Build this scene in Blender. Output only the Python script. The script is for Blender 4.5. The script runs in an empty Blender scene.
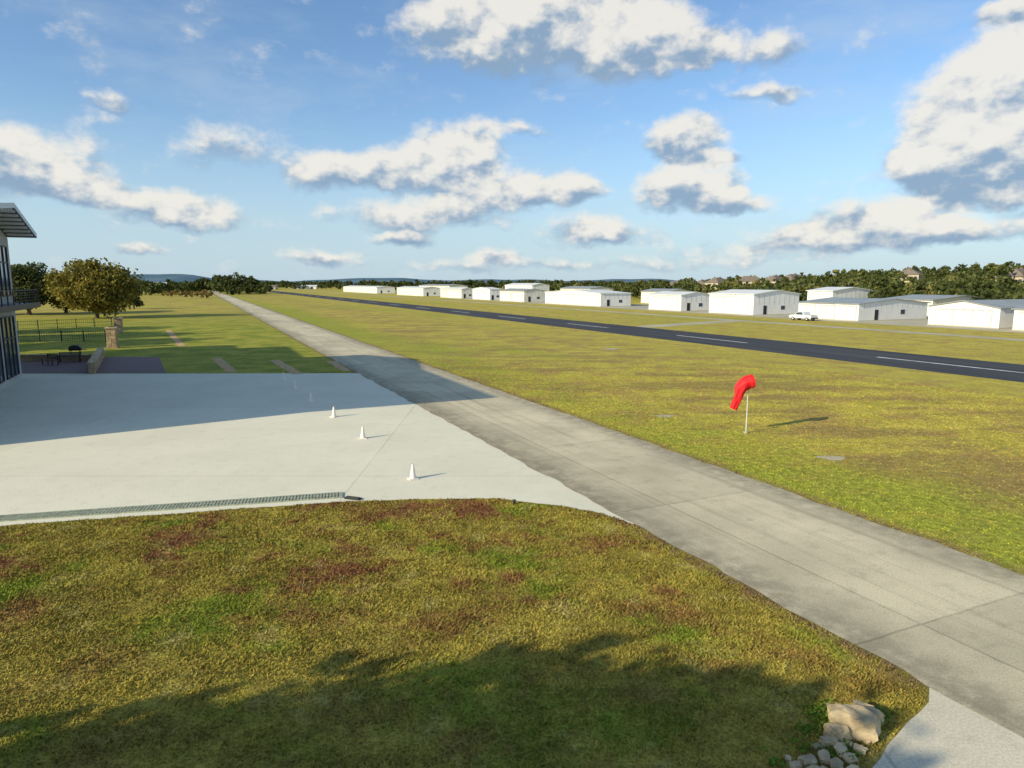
import bpy, bmesh, math, random
import numpy as np
from mathutils import Vector, noise as mnoise
random.seed(7); RNG=np.random.default_rng(7)
scene=bpy.context.scene
scene.view_settings.view_transform='Standard'
try: scene.view_settings.look='None'
except Exception: pass
scene.view_settings.exposure=0

# ------------------------------------------------------------ image pixels to ground, runway frame
CAM_H=7.5; F=683.0; PITCH=math.atan((384-283)/F)
SP,CP=math.sin(PITCH),math.cos(PITCH)
def G(px,py,z=0.0):
    """ground position from image pixel coordinates, projected through the camera"""
    u=(px-512)/F; v=(384-py)/F
    dz=v*CP-SP; dy=v*SP+CP
    t=(z-CAM_H)/dz
    return (u*t,dy*t)
TH=math.radians(24.76); ST,CT=math.sin(TH),math.cos(TH)
def RW(s,t): return (CT*s-ST*t, ST*s+CT*t)      # runway frame -> world
def toRW(x,y): return (CT*x+ST*y, -ST*x+CT*y)
def tf(px,s):
    u=(px-512)/F; return s*(CT-ST*u)/(CT*u+ST)
def sf(px,t):
    u=(px-512)/F; return t*(CT*u+ST)/(CT-ST*u)
def sst(a,b,x):
    k=min(1,max(0,(x-a)/(b-a))); return k*k*(3-2*k)
def terrain(x,y):
    s,t=toRW(x,y)
    h=11*sst(170,400,s)*(1-sst(200,520,t))
    return h

# ------------------------------------------------------------ node helpers
class NT:
    def __init__(s,tree): s.t=tree; s.n=tree.nodes; s.l=tree.links
    def new(s,typ,**kw):
        n=s.n.new(typ)
        for k,v in kw.items(): setattr(n,k,v)
        return n
    def setin(s,sock,v):
        if v is None: return
        if hasattr(v,'is_linked') : s.l.new(v,sock)
        else: sock.default_value=v
    def math(s,op,a,b=None,c=None,clamp=False):
        n=s.new('ShaderNodeMath',operation=op,use_clamp=clamp)
        s.setin(n.inputs[0],a); s.setin(n.inputs[1],b); s.setin(n.inputs[2],c)
        return n.outputs[0]
    def vmath(s,op,a,b=None):
        n=s.new('ShaderNodeVectorMath',operation=op)
        s.setin(n.inputs[0],a); s.setin(n.inputs[1],b)
        return n.outputs['Value'] if op in('LENGTH','DOT_PRODUCT') else n.outputs[0]
    def noise(s,vec,scale,detail=4,rough=.55,col=False):
        n=s.new('ShaderNodeTexNoise'); s.l.new(vec,n.inputs['Vector'])
        n.inputs['Scale'].default_value=scale; n.inputs['Detail'].default_value=detail; n.inputs['Roughness'].default_value=rough
        return n.outputs['Color' if col else 'Fac']
    def mr(s,v,a,b,c=0.,d=1.,smooth=True):
        n=s.new('ShaderNodeMapRange'); n.interpolation_type='SMOOTHSTEP' if smooth else 'LINEAR'
        s.setin(n.inputs[0],v)
        for i,x in enumerate((a,b,c,d)): n.inputs[i+1].default_value=x
        return n.outputs[0]
    def mix(s,f,a,b,mode='MIX'):
        n=s.new('ShaderNodeMix',data_type='RGBA',blend_type=mode)
        n.clamp_result=False
        s.setin(n.inputs[0],f)
        for sk,v in((n.inputs[6],a),(n.inputs[7],b)):
            if isinstance(v,tuple): sk.default_value=(v[0],v[1],v[2],1)
            else: s.l.new(v,sk)
        return n.outputs[2]
    def mapping(s,vec,loc=(0,0,0),scale=(1,1,1),rot=(0,0,0)):
        n=s.new('ShaderNodeMapping'); s.l.new(vec,n.inputs[0])
        n.inputs['Location'].default_value=loc; n.inputs['Scale'].default_value=scale; n.inputs['Rotation'].default_value=rot
        return n.outputs[0]
def newmat(name):
    m=bpy.data.materials.new(name); m.use_nodes=True
    nt=NT(m.node_tree); b=m.node_tree.nodes['Principled BSDF']
    b.inputs['Specular IOR Level'].default_value=.25
    return m,nt,b
def setcol(nt,b,c):
    if isinstance(c,tuple): b.inputs['Base Color'].default_value=(*c,1)
    else: nt.l.new(c,b.inputs['Base Color'])
def bump(nt,b,h,strength=.5,dist=.02):
    n=nt.new('ShaderNodeBump'); n.inputs['Strength'].default_value=strength; n.inputs['Distance'].default_value=dist
    nt.l.new(h,n.inputs['Height']); nt.l.new(n.outputs[0],b.inputs['Normal'])
def simple(name,c,rough=.7,metal=0,var=.25,scale=3,bumps=0,spec=.3):
    m,nt,b=newmat(name)
    tc=nt.new('ShaderNodeTexCoord')
    n=nt.noise(tc.outputs['Object'],scale,5,.6)
    f=nt.mr(n,.3,.7)
    lo=tuple(x*(1-var) for x in c); hi=tuple(min(1,x*(1+var*.6)) for x in c)
    setcol(nt,b,nt.mix(f,lo,hi))
    b.inputs['Roughness'].default_value=rough; b.inputs['Metallic'].default_value=metal
    b.inputs['Specular IOR Level'].default_value=spec
    if bumps: bump(nt,b,nt.noise(tc.outputs['Object'],scale*6,4),bumps,.02)
    return m

# ------------------------------------------------------------ materials
def grass_mat():
    m,nt,b=newmat('grass')
    g=nt.new('ShaderNodeNewGeometry'); P=g.outputs['Position']
    s=nt.vmath('DOT_PRODUCT',P,(CT,ST,0)); t=nt.vmath('DOT_PRODUCT',P,(-ST,CT,0))
    pr=nt.mapping(P,rot=(0,0,-TH)); 
    big=nt.noise(nt.mapping(pr,scale=(1,.3,1)),.07,4,.6)
    mid=nt.noise(P,.55,5,.62); mid2=nt.noise(nt.mapping(P,loc=(31,7,0)),.3,6,.65)
    sm=nt.noise(P,3.2,4,.65); fine=nt.noise(P,16,3,.7)
    # field beyond the taxiway: dry yellow grass with tan wear and green bands
    yel=nt.mix(nt.mr(mid,.35,.65),(.46,.38,.06),(.60,.49,.085))
    brn=nt.noise(nt.mapping(P,loc=(5,57,0),scale=(.55,1.3,1)),.16,6,.7)
    yel=nt.mix(nt.mr(mid2,.46,.62,0,.75),yel,(.43,.28,.09))
    yel=nt.mix(nt.math('MULTIPLY',nt.mr(brn,.47,.60,0,.8),nt.mr(s,52,40)),yel,(.33,.235,.075))
    grn=nt.mix(nt.mr(sm,.35,.65),(.27,.31,.03),(.40,.41,.045))
    e1=nt.math('MULTIPLY',nt.mr(s,18.5,20),nt.mr(s,30,20.5))
    gf=nt.math('ADD',nt.math('MULTIPLY',e1,.17),nt.math('ADD',nt.math('MULTIPLY',big,.75),nt.math('MULTIPLY',mid,.45)))
    gf=nt.math('ADD',gf,nt.mr(t,45,140,0,.05))
    field=nt.mix(nt.mr(gf,.60,.88,0,.9),yel,grn)
    # side lawn past the apron: greener, mown, its shade partly painted in as darker colour
    sidel=nt.mix(nt.mr(mid2,.38,.62),(.24,.27,.03),(.42,.38,.055))
    field=nt.mix(nt.math('MULTIPLY',nt.mr(s,13,11),nt.mr(t,220,120)),field,sidel)
    # lawn in front
    lawnA=nt.mix(nt.mr(mid,.34,.66),(.31,.245,.045),(.45,.36,.065))
    lawnG=nt.mix(nt.mr(mid2,.50,.66,0,.8),lawnA,(.21,.285,.025))
    n3=nt.noise(nt.mapping(P,loc=(11,3,5)),.42,8,.76)
    rm=nt.math('MULTIPLY',nt.mr(n3,.48,.62,0,.9),nt.mr(nt.vmath('DOT_PRODUCT',P,(0,1,0)),11,18,.3,1))
    lawn=nt.mix(rm,lawnG,(.26,.10,.05))
    strw=nt.noise(nt.mapping(P,loc=(3,23,5)),.8,7,.72)
    lawn=nt.mix(nt.mr(strw,.54,.68,0,.55),lawn,(.56,.47,.16))
    near=nt.mr(t,45,60)
    lf=nt.math('MAXIMUM',nt.mr(s,12,14),near)
    c=nt.mix(lf,lawn,field)
    ed=nt.math('MAXIMUM',nt.math('MULTIPLY',nt.mr(s,19.9,19.1),nt.mr(s,18,19)),nt.math('MULTIPLY',nt.mr(s,11.4,12.1),nt.mr(s,13,12.2)))
    c=nt.mix(nt.math('MULTIPLY',ed,nt.mr(sm,.35,.6)),c,(.22,.15,.07))
    fv=nt.mr(nt.math('ADD',nt.math('MULTIPLY',fine,.55),nt.math('MULTIPLY',sm,.45)),.32,.68,.58,1.32)
    vm=nt.new('ShaderNodeVectorMath',operation='SCALE'); nt.l.new(c,vm.inputs[0]); nt.l.new(fv,vm.inputs['Scale'])
    nt.l.new(vm.outputs[0],b.inputs['Base Color'])
    b.inputs['Roughness'].default_value=.85; b.inputs['Specular IOR Level'].default_value=.1
    bump(nt,b,nt.math('ADD',fine,sm),.7,.04)
    return m
M_grass=grass_mat()

def concrete_mat(name,base,dark,jx,jy,stain=.5,joint=.35,streak=True,jw=.02,slab=.12,off=(0,0)):
    m,nt,b=newmat(name)
    tc=nt.new('ShaderNodeTexCoord'); P=tc.outputs['Object']
    n1=nt.noise(P,.25,5,.6); n2=nt.noise(P,1.6,6,.7); n3=nt.noise(P,22,3,.7)
    c=nt.mix(nt.mr(n1,.35,.68,0,stain),base,dark)
    c=nt.mix(nt.mr(n2,.5,.72,0,stain*.7),c,tuple(x*.8 for x in dark))
    sep=nt.new('ShaderNodeSeparateXYZ'); nt.l.new(P,sep.inputs[0])
    if streak:
        st=nt.noise(nt.mapping(P,scale=(1.5,.04,1)),1.0,5,.7)
        c=nt.mix(nt.mr(st,.50,.74,0,.65),c,tuple(x*.60 for x in dark))
        eg=nt.math('MAXIMUM',nt.mr(sep.outputs[0],14.0,12.3),nt.mr(sep.outputs[0],17.4,19.0))
        c=nt.mix(nt.math('MULTIPLY',eg,nt.mr(n2,.3,.6,.2,.85)),c,tuple(x*.62 for x in dark))
    wob=nt.math('MULTIPLY',nt.math('SUBTRACT',n2,.5),.12)
    PO=nt.vmath('ADD',P,(off[0],off[1],0))
    sn=nt.vmath('FLOOR',nt.vmath('MULTIPLY',PO,(1/jx,1/jy,0)))
    wn=nt.new('ShaderNodeTexWhiteNoise'); nt.l.new(sn,wn.inputs[0])
    sl=nt.mr(wn.outputs['Value'],0,1,1-slab,1+slab*.5,False)
    jf=None
    for k,o in((jx,0),(jy,1)):
        a=nt.math('ADD',nt.math('ADD',sep.outputs[o],off[o]),wob)
        fr=nt.math('FRACT',nt.math('DIVIDE',a,k))
        d=nt.math('ABSOLUTE',nt.math('SUBTRACT',fr,.5))
        w=nt.mr(d,.5-jw*1.6/k,.5-jw*.4/k)
        jf=w if jf is None else nt.math('MAXIMUM',jf,w)
    jf=nt.math('MULTIPLY',jf,nt.mr(n1,.3,.6,.4,1))
    fac=nt.math('MULTIPLY',sl,nt.math('SUBTRACT',1,nt.math('MULTIPLY',jf,joint)))
    fac=nt.math('MULTIPLY',fac,nt.mr(n3,.3,.7,.82,1.12))
    vm=nt.new('ShaderNodeVectorMath',operation='SCALE'); nt.l.new(c,vm.inputs[0]); nt.l.new(fac,vm.inputs['Scale'])
    nt.l.new(vm.outputs[0],b.inputs['Base Color'])
    b.inputs['Roughness'].default_value=.85
    bump(nt,b,n3,.35,.01)
    return m
M_apron=concrete_mat('apron_concrete',(.88,.81,.60),(.76,.70,.51),17,15,.5,.22,False,.03,.03,(6,4))
M_taxi=concrete_mat('taxiway_concrete',(.74,.63,.41),(.52,.44,.285),7.1,9.1,.75,.32,True,.03,.14)
M_drive=concrete_mat('drive_concrete',(.78,.69,.50),(.62,.54,.38),9,9,.6,.3,False,.03,.05,(3,2))
M_road=concrete_mat('far_concrete',(.56,.50,.35),(.45,.40,.28),6,6,.6,.2,False,.03)
def asphalt():
    m,nt,b=newmat('asphalt'); tc=nt.new('ShaderNodeTexCoord'); P=tc.outputs['Object']
    n=nt.noise(nt.mapping(P,scale=(1,.06,1)),.8,5,.65); n2=nt.noise(P,12,4,.7)
    c=nt.mix(nt.mr(n,.35,.7),(.032,.031,.036),(.078,.074,.073))
    c=nt.mix(nt.mr(n2,.4,.7,0,.4),c,(.1,.096,.092)); setcol(nt,b,c)
    b.inputs['Roughness'].default_value=.8; return m
M_asph=asphalt()
M_paint=simple('worn_white_paint',(.75,.74,.68),.7,0,.35,1.2)
M_white=simple('white_metal_siding',(.86,.83,.76),.5,0,.06,.4)
M_white2=simple('cream_metal_siding',(.76,.71,.58),.5,0,.1,.4)
M_door=simple('hangar_door_paint',(.72,.70,.66),.5,0,.1,.6)
M_roofg=simple('galvalume_roof',(.36,.37,.34),.45,.2,.15,.3)
M_roofw=simple('white_roof',(.78,.77,.72),.5,0,.08,.3)
M_seam=simple('panel_seam',(.5,.5,.48),.6)
M_dark=simple('dark_metal',(.03,.03,.033),.5)
M_glass=simple('window_glass',(.05,.08,.11),.08,0,.1,1,0,.9)
M_stucco=simple('stucco',(.46,.44,.40),.8,0,.12,1.5,.2)
M_fascia=simple('fascia_paint',(.66,.66,.66),.5,0,.06)
M_soffit=simple('soffit_boards',(.22,.23,.25),.6,0,.2,3)
M_stone=simple('limestone',(.58,.44,.25),.9,0,.45,2.6,.8)
M_tan=simple('tan_stone_veneer',(.45,.31,.18),.9,0,.3,3,.6)
M_paver=simple('brick_pavers',(.24,.16,.14),.85,0,.35,4,.5)
M_walk=simple('flagstone',(.60,.38,.17),.85,0,.3,3,.3)
M_shingle=simple('brown_shingles',(.24,.19,.14),.9,0,.3,1)
M_hwall=simple('tan_house_wall',(.52,.44,.33),.85,0,.15,1)
M_grate=simple('cast_iron_grate',(.40,.42,.29),.6,.1,.3,6)
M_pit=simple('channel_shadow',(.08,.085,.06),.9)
M_cone=simple('pale_cone_plastic',(.88,.78,.68),.5,0,.08,8)
M_pole=simple('galvanised_pole',(.66,.65,.58),.4,.2,.15,6)
M_red=simple('red_nylon',(.80,.016,.022),.6,0,.18,5)
M_carw=simple('white_car_paint',(.82,.82,.80),.25,0,.03,1,0,.6)
M_tyre=simple('tyre_rubber',(.02,.02,.02),.8)
M_bark=simple('bark',(.12,.09,.06),.95,0,.4,5,.8)
M_wood=simple('weathered_wood',(.16,.12,.09),.8,0,.3,4)
M_brick=simple('brown_brick',(.30,.17,.11),.85,0,.3,3)

def foliage(name,dark,mid,light,scale=.55):
    m,nt,b=newmat(name); g=nt.new('ShaderNodeNewGeometry')
    n=nt.noise(g.outputs['Position'],scale,2,.6); n2=nt.noise(g.outputs['Position'],scale*9,1,.5)
    f=nt.math('ADD',nt.math('MULTIPLY',n,.6),nt.math('MULTIPLY',n2,.4))
    c=nt.mix(nt.mr(f,.36,.52),dark,mid); c=nt.mix(nt.mr(f,.5,.66),c,light)
    setcol(nt,b,c); b.inputs['Roughness'].default_value=.7; b.inputs['Specular IOR Level'].default_value=.2
    tr=nt.new('ShaderNodeBsdfTranslucent'); nt.l.new(c,tr.inputs[0])
    mx=nt.new('ShaderNodeMixShader'); mx.inputs[0].default_value=.3
    nt.l.new(b.outputs[0],mx.inputs[1]); nt.l.new(tr.outputs[0],mx.inputs[2])
    out=[x for x in nt.n if x.type=='OUTPUT_MATERIAL'][0]; nt.l.new(mx.outputs[0],out.inputs[0])
    return m
M_oak=foliage('oak_foliage',(.08,.085,.02),(.24,.20,.035),(.44,.32,.06))
M_oakd=foliage('dark_foliage',(.03,.045,.015),(.085,.10,.025),(.15,.165,.04))
M_far=foliage('distant_foliage',(.06,.08,.025),(.15,.17,.045),(.32,.26,.08),.07)
M_rust=foliage('autumn_foliage',(.10,.08,.03),(.24,.16,.05),(.34,.25,.08),.3)
M_weed=foliage('weed_leaves',(.06,.12,.01),(.12,.24,.02),(.20,.32,.03),2)

# ------------------------------------------------------------ mesh helpers
class MB:
    def __init__(s): s.v=[]; s.f=[]; s.m=[]; s.mats=[]
    def mi(s,mat):
        if mat not in s.mats: s.mats.append(mat)
        return s.mats.index(mat)
    def poly(s,pts,mat):
        i=len(s.v); s.v+= [tuple(p) for p in pts]; s.f.append(tuple(range(i,i+len(pts)))); s.m.append(s.mi(mat))
    def box(s,x0,x1,y0,y1,z0,z1,mat):
        i=len(s.v); k=s.mi(mat)
        s.v+=[(x0,y0,z0),(x1,y0,z0),(x1,y1,z0),(x0,y1,z0),(x0,y0,z1),(x1,y0,z1),(x1,y1,z1),(x0,y1,z1)]
        for q in((3,2,1,0),(4,5,6,7),(0,1,5,4),(1,2,6,5),(2,3,7,6),(3,0,4,7)):
            s.f.append(tuple(i+a for a in q)); s.m.append(k)
    def prism(s,prof,y0,y1,mat,axis='y'):
        n=len(prof); i=len(s.v); k=s.mi(mat)
        for y in(y0,y1):
            for a,z in prof: s.v.append((a,y,z) if axis=='y' else (y,a,z))
        s.f.append(tuple(i+j for j in range(n))); s.m.append(k)
        s.f.append(tuple(i+n+j for j in reversed(range(n)))); s.m.append(k)
        for j in range(n):
            s.f.append((i+j,i+n+j,i+n+(j+1)%n,i+(j+1)%n)); s.m.append(k)
    def tube(s,p0,p1,r0,r1,mat,n=8,cap=True):
        p0=Vector(p0);p1=Vector(p1);d=(p1-p0).normalized()
        a=d.orthogonal().normalized(); b=d.cross(a); i=len(s.v); k=s.mi(mat)
        for p,r in((p0,r0),(p1,r1)):
            for j in range(n):
                q=p+(a*math.cos(2*math.pi*j/n)+b*math.sin(2*math.pi*j/n))*r; s.v.append(tuple(q))
        for j in range(n): s.f.append((i+j,i+(j+1)%n,i+n+(j+1)%n,i+n+j)); s.m.append(k)
        if cap:
            s.f.append(tuple(i+j for j in reversed(range(n)))); s.m.append(k)
            s.f.append(tuple(i+n+j for j in range(n))); s.m.append(k)
    def obj(s,name,loc=(0,0,0),rotz=0,smooth=False,fixn=True,bevel=0):
        me=bpy.data.meshes.new(name); me.from_pydata(s.v,[],s.f)
        for m in s.mats: me.materials.append(m)
        me.polygons.foreach_set('material_index',s.m)
        if smooth: me.polygons.foreach_set('use_smooth',[True]*len(s.f))
        if fixn:
            bm=bmesh.new(); bm.from_mesh(me); bmesh.ops.recalc_face_normals(bm,faces=bm.faces); bm.to_mesh(me); bm.free()
        me.update()
        o=bpy.data.objects.new(name,me); scene.collection.objects.link(o)
        o.location=loc; o.rotation_euler=(0,0,rotz)
        if bevel:
            b=o.modifiers.new('bev','BEVEL'); b.width=bevel; b.segments=2; b.limit_method='ANGLE'
        return o
def npmesh(name,V,k,mats,matidx=None,loc=(0,0,0)):
    n=len(V)//k; me=bpy.data.meshes.new(name)
    me.vertices.add(len(V)); me.vertices.foreach_set('co',np.asarray(V,dtype=np.float32).ravel())
    me.loops.add(n*k); me.loops.foreach_set('vertex_index',np.arange(n*k,dtype=np.int32))
    me.polygons.add(n); me.polygons.foreach_set('loop_start',np.arange(0,n*k,k,dtype=np.int32))
    for m in mats: me.materials.append(m)
    if matidx is not None: me.polygons.foreach_set('material_index',matidx)
    me.update(calc_edges=True)
    o=bpy.data.objects.new(name,me); scene.collection.objects.link(o); o.location=loc
    return o
def leafquads(C,size):
    n=len(C); a=RNG.normal(size=(n,3)); a/=np.linalg.norm(a,axis=1)[:,None]
    r=RNG.normal(size=(n,3)); b=np.cross(a,r); b/=np.linalg.norm(b,axis=1)[:,None]
    sz=(size*(.6+.8*RNG.random(n)))[:,None]
    V=np.stack([C-a*sz, C-b*sz*.6, C+a*sz*.9, C+b*sz*.55],axis=1)
    return V.reshape(-1,3)
def crown(cx,cy,cz,rx,ry,rz,nclump,nleaf,size,shape=.35):
    d=RNG.normal(size=(nclump,3)); d/=np.linalg.norm(d,axis=1)[:,None]
    rr=(.35+.55*RNG.random(nclump)**.6)
    cc=d*rr[:,None]*np.array([rx,ry,rz])+np.array([cx,cy,cz])
    cc[:,2]=np.maximum(cc[:,2],cz-rz*.8)
    sig=shape*min(rx,rz)*(.5+RNG.random(nclump)*.6)
    off=RNG.normal(size=(nclump*nleaf,3)); ln=np.linalg.norm(off,axis=1)[:,None]; off=off/ln*np.minimum(ln,1.9)
    L=np.repeat(cc,nleaf,axis=0)+off*np.repeat(sig,nleaf)[:,None]*np.array([.66,.66,.48])
    return cc,leafquads(L,size)
def tree(name,x,y,z,h,rx,trunk_r,mat,nclump=60,nleaf=60,size=.35,base=.28,ry=None,nl=9):
    ry=ry or rx; rz=h*(1-base)/2; cz=h*base+rz
    cc,V=crown(0,0,cz,rx,ry,rz,nclump,nleaf,size)
    V[:,2]=np.maximum(V[:,2],.15)
    mb=MB(); top=Vector((random.uniform(-.3,.3),random.uniform(-.3,.3),max(h*base*1.15,1.2)))
    mb.tube((0,0,-.3),tuple(top*.5),trunk_r*1.25,trunk_r,M_bark,9); mb.tube(tuple(top*.5),tuple(top),trunk_r,trunk_r*.8,M_bark,9)
    for i in range(nl):
        e=Vector(cc[random.randrange(len(cc))]); mid=top.lerp(e,.5)+Vector((0,0,-.08*h*random.random()))
        mb.tube(tuple(top),tuple(mid),trunk_r*.5,trunk_r*.3,M_bark,6); mb.tube(tuple(mid),tuple(e),trunk_r*.3,trunk_r*.08,M_bark,6)
    tr=mb.obj('trunk'); cr=npmesh('crown',V,4,[mat])
    e=bpy.data.objects.new(name,None); scene.collection.objects.link(e); e.location=(x,y,z)
    tr.parent=e; cr.parent=e
    return e

# ------------------------------------------------------------ ground
xs=sorted(set([-9000,-5000,-3000,-2000,-1400,-1000]+list(range(-800,1201,40))+[1500,2000,3000,5000,9000]))
ys=sorted(set([-3000,-1000,-400,-100]+list(range(0,1401,40))+[1700,2200,3000,5000,9000]))
V=[(x,y,terrain(x,y)) for y in ys for x in xs]; W=len(xs)
Fc=[(j*W+i,j*W+i+1,(j+1)*W+i+1,(j+1)*W+i) for j in range(len(ys)-1) for i in range(W-1)]
me=bpy.data.meshes.new('ground'); me.from_pydata(V,[],Fc); me.materials.append(M_grass)
me.polygons.foreach_set('use_smooth',[True]*len(Fc))
o=bpy.data.objects.new('ground',me); scene.collection.objects.link(o)

def dense(poly,step=.4,jit=.05,closed=True):
    out=[]
    n=len(poly)
    for i in range(n if closed else n-1):
        a=Vector(poly[i]);b=Vector(poly[(i+1)%n]); L=(b-a).length; k=max(1,min(400,int(L/step)))
        for j in range(k):
            p=a.lerp(b,j/k)
            q=mnoise.noise_vector((p.x*.7,p.y*.7,3.1))*jit*1.5+mnoise.noise_vector((p.x*3.1,p.y*3.1,9.1))*jit
            out.append((p.x+q.x,p.y+q.y))
    return out
def sheet(name,poly,z,mat,jit=.05,rotz=0,step=.4):
    pts=dense(poly,step,jit) if jit else poly
    mb=MB(); mb.poly([(p[0],p[1],0) for p in pts],mat)
    o=mb.obj(name,(0,0,z),rotz,fixn=False)
    if o.data.polygons[0].normal.z<0: o.data.flip_normals()
    return o

edge=[G(*p) for p in [(-260,548),(0,526),(170,514),(338,502),(420,499),(500,499),(560,506),(600,513),(632,524)]]
tw_near=toRW(*G(632,524))[1]
apron=[G(-260,548),*edge[1:],RW(12.6,tw_near),RW(12.6,toRW(*G(372,373))[1]),G(365,373.3),G(100,373.6),G(-260,374)]
sheet('apron_pavement',apron,.004,M_apron,.03)
tx=[(12.1,-60),(19.1,-60)]+[(19.1,t) for t in range(-50,400,30)]+[(19.1,700),(12.1,700)]+[(12.1,t) for t in range(400,-51,-30)]
sheet('taxiway_pavement',tx,.012,M_taxi,.09,TH,.5)
tA=toRW(*G(932,686))[1]
drive=[RW(12.6,tA),RW(12.08,tA)]+[G(*p) for p in [(929,702),(910,722),(888,746),(868,772),(850,820),(835,1000)]]+[(5.6,1),RW(12.6,-5)]
sheet('driveway_pavement',drive,.008,M_drive,.03)
sheet('runway_pavement',[(56.9,-300),(69.4,-300),(69.4,1000),(56.9,1000)],.010,M_asph,.0,TH)
mb=MB()
for k in range(-6,28):
    a=33.5+k*32.2; mb.poly([(62.85,a,0),(63.25,a,0),(63.25,a+14,0),(62.85,a+14,0)],M_paint)
mb.obj('runway_centreline_marking',(0,0,.016),TH,fixn=False)
sheet('hangar_access_road',[(98,-200),(101,-200),(101,700),(98,700)],.006,M_road,.12,TH,2)
sheet('hangar_forecourt',[(114,60),(150,60),(150,330),(114,330)],.008,M_road,.2,TH,2)
sheet('connector_taxiway',[(69.8,96),(98,104),(98,108),(69.8,100)],.005,M_road,.15,TH,2)
for c in [(665,416,.55),(832,458,.55),(610,349,1.0)]:
    x,y=G(c[0],c[1]); r=c[2]
    sheet('bare_gravel_patch',[(x+r*math.cos(a)*(1+.3*math.sin(3*a)),y+r*.7*math.sin(a)) for a in np.linspace(0,6.2,14)[:-1]],.006,M_road,.08,0,.2)

# ------------------------------------------------------------ grass blades
def inpoly(x,y,poly):
    c=np.zeros(len(x),bool); n=len(poly)
    for i in range(n):
        x1,y1=poly[i];x2,y2=poly[(i+1)%n]
        if y1==y2: continue
        k=((y1>y)!=(y2>y))&(x<(x2-x1)*(y-y1)/(y2-y1)+x1); c^=k
    return c
def blades(name,x,y,h,w):
    n=len(x); ang=RNG.random(n)*6.283; ln=RNG.random(n)*6.283
    hh=h*(.4+RNG.random(n)*.9); ww=w*(.6+.8*RNG.random(n)); le=hh*(.5+1.0*RNG.random(n))
    z=np.full(n,.0)
    a=np.stack([x-np.cos(ang)*ww,y-np.sin(ang)*ww,z],1); b=np.stack([x+np.cos(ang)*ww,y+np.sin(ang)*ww,z],1)
    c=np.stack([x+np.cos(ln)*le,y+np.sin(ln)*le,hh],1)
    return npmesh(name,np.stack([a,b,c],1).reshape(-1,3),3,[M_grass])
lawn=dense([G(-200,541)]+edge[1:]+[RW(12.05,toRW(*edge[-1])[1]),RW(12.0,tA),G(926,702),G(907,722),G(885,746),G(864,772),G(845,830),(3,6.5),(-13,6.5)],.4,.05)
N=800000; x=RNG.uniform(-26,12,N); y=RNG.uniform(6.5,27,N)
k=(np.abs(x)<y*.82+1)&(RNG.random(N)<np.clip(15/y,0,1)); x=x[k];y=y[k]; k=inpoly(x,y,lawn); x=x[k];y=y[k]
clump=np.array([mnoise.noise((a*1.3,b_*1.3,0)) for a,b_ in zip(x,y)])
blades('lawn_grass',x,y,.043*(1+.8*np.clip(clump,-.6,1)),.011+.0005*y)
N=260000; s=19.15+RNG.random(N)**1.2*30; t=RNG.uniform(-20,75,N); x=CT*s-ST*t; y=ST*s+CT*t
k=(y>8)&(np.abs(x)<y*.8+1)&(RNG.random(N)<np.clip((70-y)/45,0,1)); x=x[k]; y=y[k]
blades('field_grass',x,y,.035,.012+.0006*y)

# ------------------------------------------------------------ drain grate
a=Vector(G(-120,527.5)); b=Vector(G(341,495.5)); L=(b-a).length; ang=math.atan2(b.y-a.y,b.x-a.x)
mb=MB(); w=.27
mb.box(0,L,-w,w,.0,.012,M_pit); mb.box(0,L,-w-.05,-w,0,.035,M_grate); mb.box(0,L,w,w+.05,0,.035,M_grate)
mb.box(L,L+.06,-w-.05,w+.05,0,.035,M_grate)
xx=.05
while xx<L-.05:
    mb.box(xx,xx+.075,-w,w,.012,.033,M_grate); xx+=.11
mb.box(0,L,-.015,.015,.033,.038,M_grate)
mb.obj('trench_drain_grate',(a.x,a.y,.006),ang)
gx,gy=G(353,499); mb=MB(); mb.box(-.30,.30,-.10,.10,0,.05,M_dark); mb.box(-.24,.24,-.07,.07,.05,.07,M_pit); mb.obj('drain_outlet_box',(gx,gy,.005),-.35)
gx,gy=G(514,504); mb=MB(); mb.tube((0,0,0),(0,0,.12),.05,.045,M_dark,10); mb.tube((0,0,.12),(0,0,.15),.075,.06,M_dark,10); mb.obj('ground_light',(gx,gy,0))

# ------------------------------------------------------------ cones
def cone(px,py):
    x,y=G(px,py); mb=MB(); mb.box(-.18,.18,-.18,.18,0,.035,M_cone)
    prof=[(.13,.035),(.125,.06),(.10,.2),(.075,.36),(.05,.5),(.032,.6)]
    for (r0,z0),(r1,z1) in zip(prof,prof[1:]): mb.tube((0,0,z0),(0,0,z1),r0,r1,M_cone,18,False)
    mb.tube((0,0,.6),(0,0,.602),.032,.015,M_dark,18); mb.obj('traffic_cone',(x,y,.006),random.uniform(0,1.5),bevel=.006)
for p in [(413,479),(363,438.5),(334,417),(311,401.5),(295,389),(283.5,380)]: cone(*p)

# ------------------------------------------------------------ windsock
wx,wy=G(746,433)
mb=MB(); mb.tube((0,0,0),(0,0,2.9),.035,.028,M_pole,10); mb.tube((0,0,0),(0,0,.08),.12,.12,M_road,14)
mb.tube((0,0,2.9),(0,0,2.96),.05,.02,M_pole,10)
mb.tube((0,0,2.86),(.2,-.02,2.84),.014,.014,M_pole,6); mb.tube((0,0,2.5),(.2,-.02,2.52),.014,.014,M_pole,6)
pole=mb.obj('pole')
sp=[Vector(p) for p in [(.22,-.02,2.66),(.02,-.02,2.62),(-.18,-.02,2.53),(-.34,-.03,2.36),(-.42,-.03,2.14),(-.48,-.04,1.92),(-.55,-.05,1.70),(-.63,-.04,1.46),(-.72,-.04,1.24)]]
rad=[.33,.33,.32,.30,.26,.22,.20,.18,.17]
mb=MB(); k=mb.mi(M_red); nseg=28
fine=[]
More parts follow.
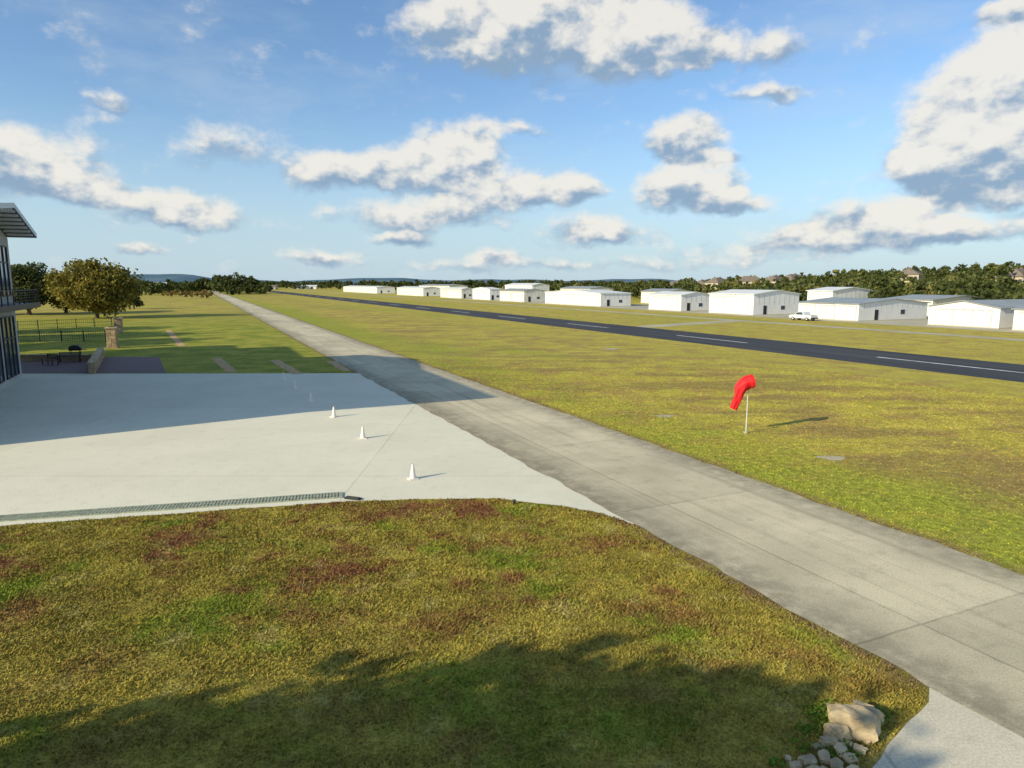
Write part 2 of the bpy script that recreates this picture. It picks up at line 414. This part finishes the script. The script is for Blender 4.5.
for i in range(len(sp)-1):
    for j in range(3):
        f=j/3; fine.append((sp[i].lerp(sp[i+1],f),rad[i]*(1-f)+rad[i+1]*f))
fine.append((sp[-1],rad[-1]))
for i,(p,r) in enumerate(fine):
    d=(fine[min(i+1,len(fine)-1)][0]-fine[max(i-1,0)][0]).normalized(); bb=Vector((0,1,0)); aa=bb.cross(d).normalized()
    fold=min(1,i/8)
    for j in range(nseg):
        th=2*math.pi*j/nseg; rr=r*(1+fold*(.16*math.sin(4*th+i*.25)+.09*math.sin(7*th-i*.4))+.04*math.sin(i*1.3))
        sq=1-.35*fold
        mb.v.append(tuple(p+aa*math.cos(th)*rr+bb*math.sin(th)*rr*sq))
for i in range(len(fine)-1):
    for j in range(nseg):
        mb.f.append((i*nseg+j,i*nseg+(j+1)%nseg,(i+1)*nseg+(j+1)%nseg,(i+1)*nseg+j)); mb.m.append(k)
sock=mb.obj('sock',smooth=True)
e=bpy.data.objects.new('windsock',None); scene.collection.objects.link(e); e.location=(wx,wy,0); pole.parent=e; sock.parent=e

# ------------------------------------------------------------ rocks
def rock(bmt,loc,sc,seed,rz=0):
    r=bmesh.ops.create_icosphere(bmt,subdivisions=3,radius=1); c_,s_=math.cos(rz),math.sin(rz)
    for v in r['verts']:
        d=v.co.copy(); n=mnoise.noise((d.x*1.1+seed,d.y*1.1,d.z*1.1)); n2=mnoise.noise((d.x*3+seed,d.y*3,d.z*3))
        q=Vector([max(-.70,min(.70,c)) for c in d])*1.15
        q*=1+.38*n+.16*n2
        x,y=q.x*sc[0],q.y*sc[1]
        v.co=Vector((x*c_-y*s_,x*s_+y*c_,q.z*sc[2]))+Vector(loc)
def rockobj(name,items):
    bmt=bmesh.new(); x0,y0=items[0][0:2]
    for i,(x,y,z,sc,rz) in enumerate(items): rock(bmt,(x-x0,y-y0,z),sc,i*3.7+x,rz)
    me=bpy.data.meshes.new(name); bmt.to_mesh(me); bmt.free(); me.materials.append(M_stone)
    o=bpy.data.objects.new(name,me); scene.collection.objects.link(o); o.location=(x0,y0,0)
x,y=G(852,732); rockobj('limestone_boulder',[(x,y,.17,(.44,.24,.24),-.45)])
x,y=G(866,720); rockobj('limestone_boulder',[(x,y,.10,(.22,.26,.17),.5)])
x,y=G(837,738); rockobj('limestone_boulder',[(x,y,.10,(.22,.16,.15),.2)])
its=[]
for i,(px,py,s_) in enumerate([(829,744,.14),(840,753,.13),(850,760,.11),(824,760,.13),(808,764,.12),(795,768,.09),(836,768,.13),(860,752,.10),(817,748,.08),(852,775,.13),(824,778,.14),(800,782,.12),(866,742,.08),(788,760,.07),(846,746,.09),(813,772,.09)]):
    x,y=G(px,py); its.append((x,y,s_*.3,(s_*1.2,s_*.8,s_*.6),random.uniform(0,3)))
rockobj('rock_border',its)
C=[]
for px,py in [(818,718),(826,710),(808,733),(800,748),(872,724),(775,765),(812,712),(842,745),(820,726),(850,757),(830,756),(880,716)]:
    x,y=G(px,py); C.append(np.array([x,y,.05])+RNG.normal(size=(60,3))*np.array([.10,.10,.035]))
npmesh('weeds',leafquads(np.concatenate(C),.035),4,[M_weed])

# ------------------------------------------------------------ hangars
def hangar(pl,pc,pr,s0,h,ridge='t',rise=.9,ndoor=2,wall=None,roof=None,name='aircraft_hangar'):
    wall=wall or M_white; roof=roof or M_roofw
    t1,t0=tf(pl,s0),tf(pc,s0); s1=sf(pr,t0)
    s1=min(s1,s0+28)
    lx,ly=s1-s0,t1-t0; cx,cy=RW((s0+s1)/2,(t0+t1)/2); a,b=lx/2,ly/2
    eh=h-rise; mb=MB()
    mb.box(-a-.1,a+.1,-b-.1,b+.1,-.3,.12,M_road)
    ov=.35
    if ridge=='t':
        mb.prism([(-a,0.12),(a,0.12),(a,eh),(0,h-.12),(-a,eh)],-b,b,wall)
        sl=rise/a
        mb.prism([(-a-ov,eh-sl*ov-.05),(0,h-.08),(a+ov,eh-sl*ov-.05),(a+ov,eh-sl*ov+.1),(0,h+.07),(-a-ov,eh-sl*ov+.1)],-b-ov,b+ov,roof)
    else:
        mb.prism([(-b,0.12),(b,0.12),(b,eh),(0,h-.12),(-b,eh)],-a,a,wall,'x')
        sl=rise/b
        mb.prism([(-b-ov,eh-sl*ov-.05),(0,h-.08),(b+ov,eh-sl*ov-.05),(b+ov,eh-sl*ov+.1),(0,h+.07),(-b-ov,eh-sl*ov+.1)],-a-ov,a+ov,roof,'x')
    dw=(2*b)/ndoor
    for i in range(ndoor):
        c=-b+dw*(i+.5); hw=dw*.40; dh=eh*.84
        mb.box(-a-.07,-a-.01,c-hw,c+hw,.14,dh,M_door)
        nn=max(2,int(hw/1.6))
        for j in range(nn+1):
            yy=c-hw+2*hw*j/nn; mb.box(-a-.12,-a-.072,yy-.05,yy+.05,.14,dh,M_seam)
        mb.box(-a-.14,-a-.01,c-hw-.1,c+hw+.1,dh+.003,dh+.18,M_seam)
    mb.box(-a*.5-.5,-a*.5+.5,-b-.06,-b-.01,.14,2.2,M_dark)
    mb.box(a*.2,a*.2+1.2,-b-.06,-b-.01,1.2,2.1,M_glass)
    nr=int(2*a/1.5)
    for j in range(1,nr):
        xx=-a+2*a*j/nr; mb.box(xx-.03,xx+.03,-b-.04,-b-.005,2.4,eh-.1,M_seam)
    for j in range(1,int(2*b/6)):
        yy=-b+6*j; mb.box(-a-.05,-a-.012,yy-.06,yy+.06,.14,eh-.1,M_seam)
    return mb.obj(name,(cx,cy,terrain(cx,cy)),TH)
hangar(927,998,1075,121,4.5,'s',1.1,1,M_white,M_roofg)
hangar(797,857,925,119,4.3,'t',.9,3,M_white,M_roofg)
hangar(708,752,797,119,5.8,'t',.9,1)
hangar(648,680,709,118,5.1,'t',.8,1)
hangar(545,600,630,118,5.2,'s',1.0,3)
hangar(500,524,545,118,5.2,'t',.8,2,M_white2,M_roofg)
hangar(473,490,501,118,5.6,'s',.8,1)
hangar(441,462,474,118,5.3,'t',.8,3,M_white2,M_roofw)
hangar(398,424,441,118,5.4,'t',.8,5,M_white)
hangar(345,378,396,118,5.3,'t',.8,6,M_white,M_roofw)
hangar(805,830,869,150,6.4,'t',.9,2)
hangar(880,930,990,152,4.6,'t',.9,3,M_white2,M_roofg)
hangar(505,532,549,152,7.4,'t',1.0,2)
hangar(640,668,690,152,5.4,'t',.9,2,M_white2,M_roofg)
hangar(560,590,612,155,6.0,'t',.9,2,M_white2,M_roofg)
hangar(420,450,468,155,6.6,'t',.9,2,M_white2,M_roofg)
hangar(1012,1075,1150,119,4.3,'t',.9,1,M_white,M_roofg)

def shed(px,py,w,d,h,wall,roof,rot=0,name='farm_building'):
    x,y=G(px,py); mb=MB(); a,b=w/2,d/2; eh=h*.72
    mb.prism([(-b,0),(b,0),(b,eh),(0,h-.1),(-b,eh)],-a,a,wall,'x')
    mb.prism([(-b-.4,eh-.25),(0,h-.05),(b+.4,eh-.25),(b+.4,eh-.1),(0,h+.12),(-b-.4,eh-.1)],-a-.4,a+.4,roof,'x')
    for j in range(3): mb.box(-a+w*(j+.3)/3,-a+w*(j+.6)/3,-b-.06,-b-.01,.3,eh*.75,M_dark)
    mb.obj(name,(x,y,0),rot)
shed(152,292,24,10,8,M_white,M_roofw,.3)
shed(184,290.5,14,10,5.5,M_white2,M_roofg,.1)
shed(268,289.5,20,12,5,M_hwall,M_shingle,.1)
shed(305,289,30,12,5,M_white,M_roofw,.1)

HS=[(672,320),(700,330),(716,300),(747,310),(772,300),(790,340),(905,330),(1014,300)]
def house(s,t,w,d,h,rot,name='tan_house'):
    x,y=RW(s,t); z=terrain(x,y); mb=MB(); a,b=w/2,d/2
    mb.box(-a,a,-b,b,-1,h,M_hwall)
    r=h+b*.62; ov=.6
    A=[(-a-ov,-b-ov,h-.1),(a+ov,-b-ov,h-.1),(a+ov,b+ov,h-.1),(-a-ov,b+ov,h-.1)]; R1=(-a+b*.8,0,r); R2=(a-b*.8,0,r)
    mb.poly([A[0],A[1],R2,R1],M_shingle); mb.poly([A[1],A[2],R2],M_shingle); mb.poly([A[2],A[3],R1,R2],M_shingle); mb.poly([A[3],A[0],R1],M_shingle)
    for j in range(4):
        xx=-a+w*(j+.3)/4; mb.box(xx,xx+1.3,-b-.05,-b-.01,1,2.4,M_glass)
        yy=-b+d*(j+.3)/4; mb.box(-a-.05,-a-.01,yy,yy+1.1,1,2.4,M_glass)
    mb.box(a*.3,a*.3+1,b*.1,b*.1+.8,h,r+.5,M_brick)
    mb.obj(name,(x,y,z),rot)
for (px,s_) in HS:
    house(s_,tf(px,s_),13+random.random()*6,10,3.2+random.random()*1.2,TH+random.uniform(-.8,.8))

# ------------------------------------------------------------ trees
def treemass(name,items,mat,nclump=9,nleaf=12,size=.8):
    Vs=[]
    for (x,y,h,r) in items:
        z=terrain(x,y)
        _,V=crown(x,y,z+h*.54,r,r,h*.44,nclump,nleaf,size*(.6+h/16)); Vs.append(V)
    return npmesh(name,np.concatenate(Vs),4,[mat])
items=[];itemsd=[]
for i in range(1250):
    s_=random.uniform(172,470); px=random.uniform(630,1250)
    t_=tf(px,s_)
    if t_<20 or t_>800: continue
    x,y=RW(s_,t_); h=random.uniform(4.0,8.6)
    if any(abs(px-hp)<8 and s_<hs+6 for hp,hs in HS): h=random.uniform(2.4,4.2)
    (items if random.random()<.5 else itemsd).append((x,y,h,h*random.uniform(.5,.75)))
for i in range(110):
    px=random.uniform(535,820); s_=random.uniform(175,215); x,y=RW(s_,tf(px,s_)); h=random.uniform(5,8.2)
    (items if random.random()<.5 else itemsd).append((x,y,h,h*.65))
treemass('hill_tree_mass',items,M_far,8,14,.75)
for i in range(60):
    px=random.uniform(800,1150); s_=random.uniform(160,190); x,y=RW(s_,tf(px,s_)); itemsd.append((x,y,random.uniform(4,7),random.uniform(2.2,3.8)))
treemass('dark_tree_mass',itemsd,M_oakd,8,16,.7)
items=[]
for i in range(460):
    px=random.uniform(262,660); D=random.uniform(650,1100); x=(px-512)/F*D; y=D
    s_,t_=toRW(x,y)
    if s_<150 and s_>-60 and t_<880: continue
    items.append((x,y,random.uniform(6,12),random.uniform(5,9)))
for i in range(320):
    px=random.uniform(-60,270); D=random.uniform(420,800); items.append(((px-512)/F*D,D,random.uniform(6,10.5),random.uniform(4,8)))
treemass('distant_tree_line',items,M_oakd,7,14,1.3)
items=[]
for i in range(14):
    px=random.uniform(168,215); D=random.uniform(330,400); items.append(((px-512)/F*D,D,random.uniform(3,5),random.uniform(2,4)))
treemass('autumn_shrub_row',items,M_rust,8,16,.6)
for px,py,h,r in [(206,293,11,7),(220,293.5,13.5,8),(236,294,14.5,9),(250,294,12,7)]:
    x,y=G(px,py); tree('oak_tree',x,y,0,h,r,.5,M_oakd,40,40,.85,.08)
x,y=G(97,318); tree('oak_tree',x,y,0,12.6,8.6,.45,M_oak,130,90,.36,.06,nl=10)
x,y=G(66,313); tree('oak_tree',x,y,0,10.5,6.0,.4,M_oak,60,80,.38,.08)
x,y=G(30,315); tree('oak_tree',x,y,0,12.4,6.0,.45,M_oakd,80,90,.4,.08)
x,y=G(-20,315); tree('oak_tree',x,y,0,12,7,.45,M_oakd,60,70,.4,.1)
x,y=G(134,309); tree('oak_tree',x,y,0,6.0,3.2,.25,M_oakd,30,60,.35,.08)
# oaks outside the left edge, shading the side lawn
tree('oak_tree',-76,85,0,14,7,.45,M_oakd,90,80,.45,.10)
tree('oak_tree',-86,99,0,13,7,.45,M_oakd,70,80,.45,.10)
tree('oak_tree',-67,74,0,12.5,6,.4,M_oakd,80,80,.45,.12)
# oak standing behind the viewpoint, whose shadow crosses the lawn
tree('live_oak_tree',-17.2,-5.0,0,10.4,7.4,.5,M_oakd,260,120,.36,.12,nl=18)

# ------------------------------------------------------------ modern house on left (runway frame, local x=s, y=t)
mb=MB()
sw=-13.0; sb=-27.0; t0,t1=37.5,66.0
mb.prism([(t0,0),(t1,0),(t1,10.95),(60,12.6),(52,11.9),(t0,11.9)],sb,sw,M_stucco,'x')
mb.box(-36,-27.003,54,84,0,13.2,M_stucco); mb.box(-26.997,-19.5,66.003,80,0,12.4,M_stucco)  # unseen rear wing blocks, added and sized to throw shadow on the side lawn
walls=mb.obj('walls')
mb=MB()
topz=[(35.8,12.25),(52,12.25),(60,13.1),(66.9,11.4)]
th=.32
prof=topz+[(t,z-th) for t,z in reversed(topz)]
mb.prism(prof,sb-1.5,-11.25,M_soffit,'x')
mb.box(-36.5,-28.6,53.5,84.5,13.21,13.5,M_soffit)  # roof slab of the unseen wing added for its shadow
for (ta,za),(tb,zb) in zip(topz,topz[1:]):
    mb.poly([(-11.22,ta,za+.04),(-11.22,tb,zb+.04),(-11.22,tb,zb-th),(-11.22,ta,za-th)],M_fascia)
mb.box(sb-1.5,-11.22,66.9,66.95,11.08,11.44,M_fascia)
t_=37.0
while t_<66:
    z=12.25 if t_<52 else (12.25+(t_-52)/8*.85 if t_<60 else 13.1-(t_-60)/6.9*1.7)
    mb.box(-13,-11.3,t_,t_+.07,z-th-.2,z-th-.02,M_fascia); t_+=.9
roof=mb.obj('roof')
mb=MB()
for ta in (38.5,43,47.5,52,56.5,61.2):
    for z0,z1 in((.5,4.9),(6.6,10.2)):
        mb.box(sw+.003,sw+.04,ta,ta+3.6,z0,z1,M_glass)
        for yy in(ta-.1,ta+1.15,ta+2.4,ta+3.6): mb.box(sw+.005,sw+.11,yy,yy+.1,z0-.1,z1+.1,M_dark)
        for zz in(z0-.1,(z0+z1)*.5+.6,z1): mb.box(sw+.006,sw+.09,ta-.1,ta+3.7,zz,zz+.1,M_dark)
for z0,z1 in((.5,4.9),(6.6,10.2)):
    for xx in(-25,-20): mb.box(xx,xx+3,t0-.05,t0-.003,z0,z1,M_glass)
wins=mb.obj('windows')
mb=MB()
mb.box(sw,-11.3,46,65.8,5.65,5.95,M_soffit); mb.box(-11.298,-11.24,46,65.8,5.6,6.0,M_dark)
for yy in np.arange(46,65.9,1.65): mb.box(-11.4,-11.33,yy,yy+.07,5.951,7.0,M_dark)
for zz in(6.95,6.2,6.4,6.6,6.8): mb.box(-11.38,-11.35,46,65.85,zz,zz+(.06 if zz>6.9 else .02),M_dark)
for zz in(6.95,6.2,6.4,6.6,6.8): mb.box(sw,-11.38,65.78,65.81,zz,zz+(.06 if zz>6.9 else .02),M_dark)
bal=mb.obj('balcony')
e=bpy.data.objects.new('modern_house',None); scene.collection.objects.link(e); e.rotation_euler=(0,0,TH)
for c in(walls,roof,wins,bal): c.parent=e

# ------------------------------------------------------------ patio, walls, fence
sheet('patio_pavement',[G(10,373.4),G(166,373.2),G(159,357),G(100,357),G(10,357)],.012,M_paver,.0)
for p in [((216,358),(232,372),.9),((274,360),(298,374),.9),((168,330),(182,346),.8),((330,361),(347,371),.8)]:
    a=Vector(G(*p[0]));b=Vector(G(*p[1])); d=(b-a).normalized(); n=Vector((-d.y,d.x))*p[2]*.5
    sheet('flagstone_walk',[tuple(a+n),tuple(b+n),tuple(b-n),tuple(a-n)],.008,M_walk,.06)
def wallseg(name,p0,p1,h,w,mat,capmat=None):
    a=Vector(p0);b=Vector(p1);L=(b-a).length; ang=math.atan2(b.y-a.y,b.x-a.x); mb=MB()
    mb.box(0,L,-w/2,w/2,-.1,h,mat); mb.box(-.05,L+.05,-w/2-.06,w/2+.06,h,h+.08,capmat or mat)
    x=0
    while x<L-.3:
        l=random.uniform(.3,.7)
        for r in range(int(h/.22)):
            if random.random()<.6: mb.box(x+.02,min(x+l,L)-.02,-w/2-.03*random.random()-.005,-w/2-.001,r*.22+.02,r*.22+.2,mat)
        x+=l
    mb.obj(name,(a.x,a.y,0),ang)
wallseg('low_stone_wall',G(92,374),G(102,357),.9,.45,M_tan,M_stone)
wallseg('low_stone_wall',G(22,361),G(90,361),.55,.4,M_tan,M_stone)
def pillar(px,py,h,w):
    x,y=G(px,py); mb=MB(); mb.box(-w/2-.08,w/2+.08,-w/2-.08,w/2+.08,0,.2,M_tan); mb.box(-w/2,w/2,-w/2,w/2,.2,h,M_tan)
    mb.box(-w/2-.1,w/2+.1,-w/2-.1,w/2+.1,h,h+.14,M_stone); mb.box(-w/4,w/4,-w/4,w/4,h+.14,h+.2,M_dark)
    for r in range(int(h/.3)-1):
        for k in range(2):
            o=random.uniform(.0,.04); mb.box(-w/2+k*w/2+.03,k*w/2-.03,-w/2-.02-o,-w/2-.002,.24+r*.3,.5+r*.3,M_stone if random.random()<.4 else M_tan)
    mb.obj('stone_pillar',(x,y,0),.3,bevel=.02)
pillar(113,348,2.3,1.0); pillar(119,333,2.2,1.0)
def fence(p0,p1,h):
    a=Vector(p0);b=Vector(p1);L=(b-a).length; ang=math.atan2(b.y-a.y,b.x-a.x); mb=MB()
    n=int(L/2.4)
    for i in range(n+1): x=L*i/n; mb.box(x-.05,x+.05,-.05,.05,0,h+.1,M_dark)
    for z in(.15,h*.55,h-.05): mb.box(0,L,-.02,.02,z,z+.05,M_dark)
    x=.15
    while x<L: mb.box(x-.012,x+.012,-.012,.012,.2,h-.05,M_dark); x+=.3
    mb.obj('iron_fence',(a.x,a.y,0),ang)
fence(G(18,342),G(106,342),1.4); fence(G(18,330),G(112,326),1.4)
def bench(px,py,rot):
    x,y=G(px,py); mb=MB()
    for i in range(5): mb.box(-.9,.9,-.25+i*.11,-.16+i*.11,.42,.46,M_wood)
    for i in range(4): mb.box(-.9,.9,.30,.34,.52+i*.12,.61+i*.12,M_wood)
    for xx in(-.85,.8):
        mb.box(xx,xx+.06,-.25,-.19,0,.65,M_dark); mb.box(xx,xx+.06,.24,.30,0,.98,M_dark); mb.box(xx,xx+.06,-.25,.24,.65,.70,M_dark)
    mb.obj('patio_bench',(x,y,.012),rot)
bench(70,362.5,.4); bench(50,365,-.5)
x,y=G(76,358); mb=MB()
mb.prism([(-.5,.75),(.5,.75),(.55,1.0),(.4,1.22),(0,1.32),(-.4,1.22),(-.55,1.0)],-.3,.3,M_dark)
for xx in(-.45,.4):
    for yy in(-.25,.2): mb.box(xx,xx+.05,yy,yy+.05,0,.75,M_dark)
mb.box(.56,1.0,-.25,.25,.8,.84,M_dark); mb.box(-.45,.45,-.25,.25,.15,.2,M_dark)
mb.obj('barbecue_grill',(x,y,.012),.3)

# ------------------------------------------------------------ pickup
x,y=G(803,320.5); mb=MB()
body=[(-2.75,.55),(2.7,.5),(2.8,.75),(2.75,1.02),(1.45,1.14),(.75,1.72),(-.75,1.76),(-1.0,1.15),(-2.75,1.15)]
mb.prism(body,-.95,.95,M_carw,'x')
mb.prism([(.72,1.18),(1.28,1.18),(.68,1.66),(-.62,1.69),(-.72,1.18)],-.965,-.952,M_glass,'x')
mb.prism([(.72,1.18),(1.28,1.18),(.68,1.66),(-.62,1.69),(-.72,1.18)],.952,.965,M_glass,'x')
mb.poly([(-.8,1.42,1.2),(.8,1.42,1.2),(.75,.84,1.68),(-.75,.84,1.68)],M_glass)
mb.box(-.8,.8,-2.6,-1.1,1.151,1.156,M_dark)
mb.box(-.9,.9,2.75,2.88,.45,.68,M_dark); mb.box(-.9,.9,-2.88,-2.76,.45,.68,M_dark)
for yy in(1.75,-1.7):
    for xx in(-.97,.72): 
        mb.tube((xx,yy,.38),(xx+.25,yy,.38),.38,.38,M_tyre,16); mb.tube((xx-.01,yy,.38),(xx+.26,yy,.38),.2,.2,M_pole,12)
mb.obj('pickup_truck',(x,y,.01),TH)

# ------------------------------------------------------------ distant hills
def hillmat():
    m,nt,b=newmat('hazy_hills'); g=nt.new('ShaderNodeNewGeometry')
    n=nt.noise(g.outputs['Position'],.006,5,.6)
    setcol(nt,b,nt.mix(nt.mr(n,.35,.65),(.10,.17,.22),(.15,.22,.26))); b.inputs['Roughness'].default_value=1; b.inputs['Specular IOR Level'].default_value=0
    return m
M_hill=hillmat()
V=[];Fc=[]
n=160
for i in range(n+1):
    a=math.radians(-60+120*i/n); R=4200
    hh=24+18*mnoise.noise((i*.09,0,1.7))+9*mnoise.noise((i*.33,2,.7))
    px=512+F*math.tan(a)
    hh+=30*math.exp(-((px-165)/50)**2)+14*math.exp(-((px-385)/45)**2)
    for rr,z in((R-700,0),(R-250,hh*.7),(R,hh),(R+900,0)): V.append((math.sin(a)*rr,math.cos(a)*rr,z))
for i in range(n):
    for k in range(3): Fc.append((i*4+k,(i+1)*4+k,(i+1)*4+k+1,i*4+k+1))
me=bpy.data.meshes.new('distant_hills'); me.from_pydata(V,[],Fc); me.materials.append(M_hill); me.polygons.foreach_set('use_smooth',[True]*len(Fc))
bm=bmesh.new(); bm.from_mesh(me); bmesh.ops.recalc_face_normals(bm,faces=bm.faces); bm.to_mesh(me); bm.free()
o=bpy.data.objects.new('distant_hills',me); scene.collection.objects.link(o)

# ------------------------------------------------------------ light
EL=math.radians(22.6); AZ=math.atan2(-.82,-.57)
sd=bpy.data.lights.new('sun','SUN'); sd.energy=5; sd.angle=math.radians(.5); sd.color=(1,.91,.69)
so=bpy.data.objects.new('sun',sd); scene.collection.objects.link(so)
dirv=Vector((math.sin(AZ)*math.cos(EL),math.cos(AZ)*math.cos(EL),math.sin(EL)))
so.rotation_euler=(-dirv).to_track_quat('-Z','Y').to_euler()
w=bpy.data.worlds.new('World'); scene.world=w; w.use_nodes=True; nt=NT(w.node_tree)
w.cycles.sampling_method='MANUAL'; w.cycles.sample_map_resolution=256
bg=[x for x in nt.n if x.type=='BACKGROUND'][0]; STR=.15; bg.inputs['Strength'].default_value=STR; k=1/STR
sky=nt.new('ShaderNodeTexSky'); sky.sky_type='NISHITA'; sky.sun_disc=False; sky.sun_elevation=EL; sky.sun_rotation=AZ%(2*math.pi)
sky.air_density=1.0; sky.dust_density=.5; sky.ozone_density=2.6
tc=nt.new('ShaderNodeTexCoord'); D=tc.outputs['Generated']
sep=nt.new('ShaderNodeSeparateXYZ'); nt.l.new(D,sep.inputs[0])
az=nt.math('ARCTAN2',sep.outputs[0],sep.outputs[1]); el=nt.math('ARCSINE',sep.outputs[2])
cb=nt.new('ShaderNodeCombineXYZ'); nt.l.new(az,cb.inputs[0]); nt.l.new(el,cb.inputs[1]); p=cb.outputs[0]
wc=nt.noise(p,11,4,.6,True)
off=nt.vmath('MULTIPLY',nt.vmath('SUBTRACT',wc,(.5,.5,.5)),(.07,.045,0)); q=nt.vmath('ADD',p,off)
def azel(px,py):
    u=(px-512)/F; v=(384-py)/F; x,y,z=u,v*SP+CP,v*CP-SP; L=math.sqrt(x*x+y*y+z*z)
    return math.atan2(x,y),math.asin(z/L)
clouds=[ # image x, image y, spreads in image pixels, weight
 (470,22,74,40,1.1),(560,16,108,54,1.2),(640,42,72,36,1.05),(704,46,40,20,1.0),(770,50,44,16,.65),(775,92,40,9,.55),
 (992,118,76,62,1.2),(975,168,86,30,1.1),(1028,66,54,42,.95),(1008,14,34,10,.85),(1110,120,90,80,1.0),
 (340,172,56,22,.85),(400,168,56,28,.95),(455,150,56,32,1.1),(500,190,100,24,.9),(425,216,110,18,.8),(560,190,56,16,.65),(235,150,90,26,.42),
 (688,138,44,24,1.05),(715,160,40,8,.65),(690,188,60,27,1.15),(728,206,40,13,1.0),(595,232,70,18,.85),
 (885,224,74,25,1.1),(830,238,60,13,.7),(770,246,130,16,.42),(962,230,70,14,.55),
 (25,165,70,34,1.0),(75,188,54,14,.7),(160,205,46,18,1.0),(206,214,42,18,.85),
 (405,239,34,9,.9),(145,248,24,8,.8),(320,254,50,9,.65),(498,254,26,10,.72),(560,264,260,9,.4),(115,100,24,10,.5),(520,128,44,8,.45)]
Fs=None; Vs=None
for (px,py,rx,ry,wt) in clouds:
    a,e_=azel(px,py); sx,sy=F/rx*.9,F/ry*.9
    v=nt.mapping(q,loc=(-a*sx,-e_*sy,0),scale=(sx,sy,0))
    f=nt.math('MAXIMUM',nt.math('MULTIPLY_ADD',nt.vmath('LENGTH',v),-wt,wt),0)
    sp_=nt.new('ShaderNodeSeparateXYZ'); nt.l.new(v,sp_.inputs[0])
    if Fs is None: Fs=f; Vs=nt.math('MULTIPLY',f,sp_.outputs[1])
    else: Fs=nt.math('ADD',Fs,f); Vs=nt.math('MULTIPLY_ADD',f,sp_.outputs[1],Vs)
vert=nt.math('DIVIDE',Vs,nt.math('ADD',Fs,.05))
ps=nt.mapping(p,scale=(1,1.4,1)); fb=nt.noise(ps,16,7,.60)
ps2=nt.mapping(p,loc=(-.010,.024,0),scale=(1,1.4,1)); fb2=nt.noise(ps2,16,3,.55)
dens=nt.math('ADD',nt.math('MINIMUM',Fs,.95),nt.math('MULTIPLY',nt.math('SUBTRACT',fb,.5),1.35))
alpha=nt.mr(dens,.05,.56)
relief=nt.math('MULTIPLY',nt.math('SUBTRACT',fb,fb2),2.6)
sh=nt.math('ADD',nt.math('ADD',nt.math('MULTIPLY',vert,.95),relief),nt.math('MULTIPLY',nt.math('SUBTRACT',dens,.5),.25))
cc=nt.mix(nt.mr(sh,-.55,.32),tuple(c*k for c in(.27,.39,.54)),tuple(c*k for c in(.88,.85,.78)))
skyc=nt.mix(1.0,sky.outputs[0],(.96,1.06,1.14),'MULTIPLY')
hz=nt.mr(el,.26,-.02,0,.85)
skyc=nt.mix(hz,skyc,tuple(c*k for c in(.50,.66,.78)))
# thin high veil
veil=nt.noise(nt.mapping(p,scale=(1,3.2,1)),3.2,5,.6)
skyc=nt.mix(nt.math('MULTIPLY',nt.mr(veil,.45,.72,0,.30),nt.mr(el,.02,.12)),skyc,tuple(c*k for c in(.58,.68,.76)))
fin=nt.mix(nt.math('MULTIPLY',alpha,.93),skyc,cc)
nt.l.new(fin,bg.inputs['Color'])

# ------------------------------------------------------------ camera
cd=bpy.data.cameras.new('camera'); cd.lens=24.01; cd.sensor_width=36; cd.clip_end=20000
co=bpy.data.objects.new('camera',cd); scene.collection.objects.link(co); co.location=(0,0,CAM_H)
co.rotation_euler=(math.pi/2-PITCH,0,0); scene.camera=co
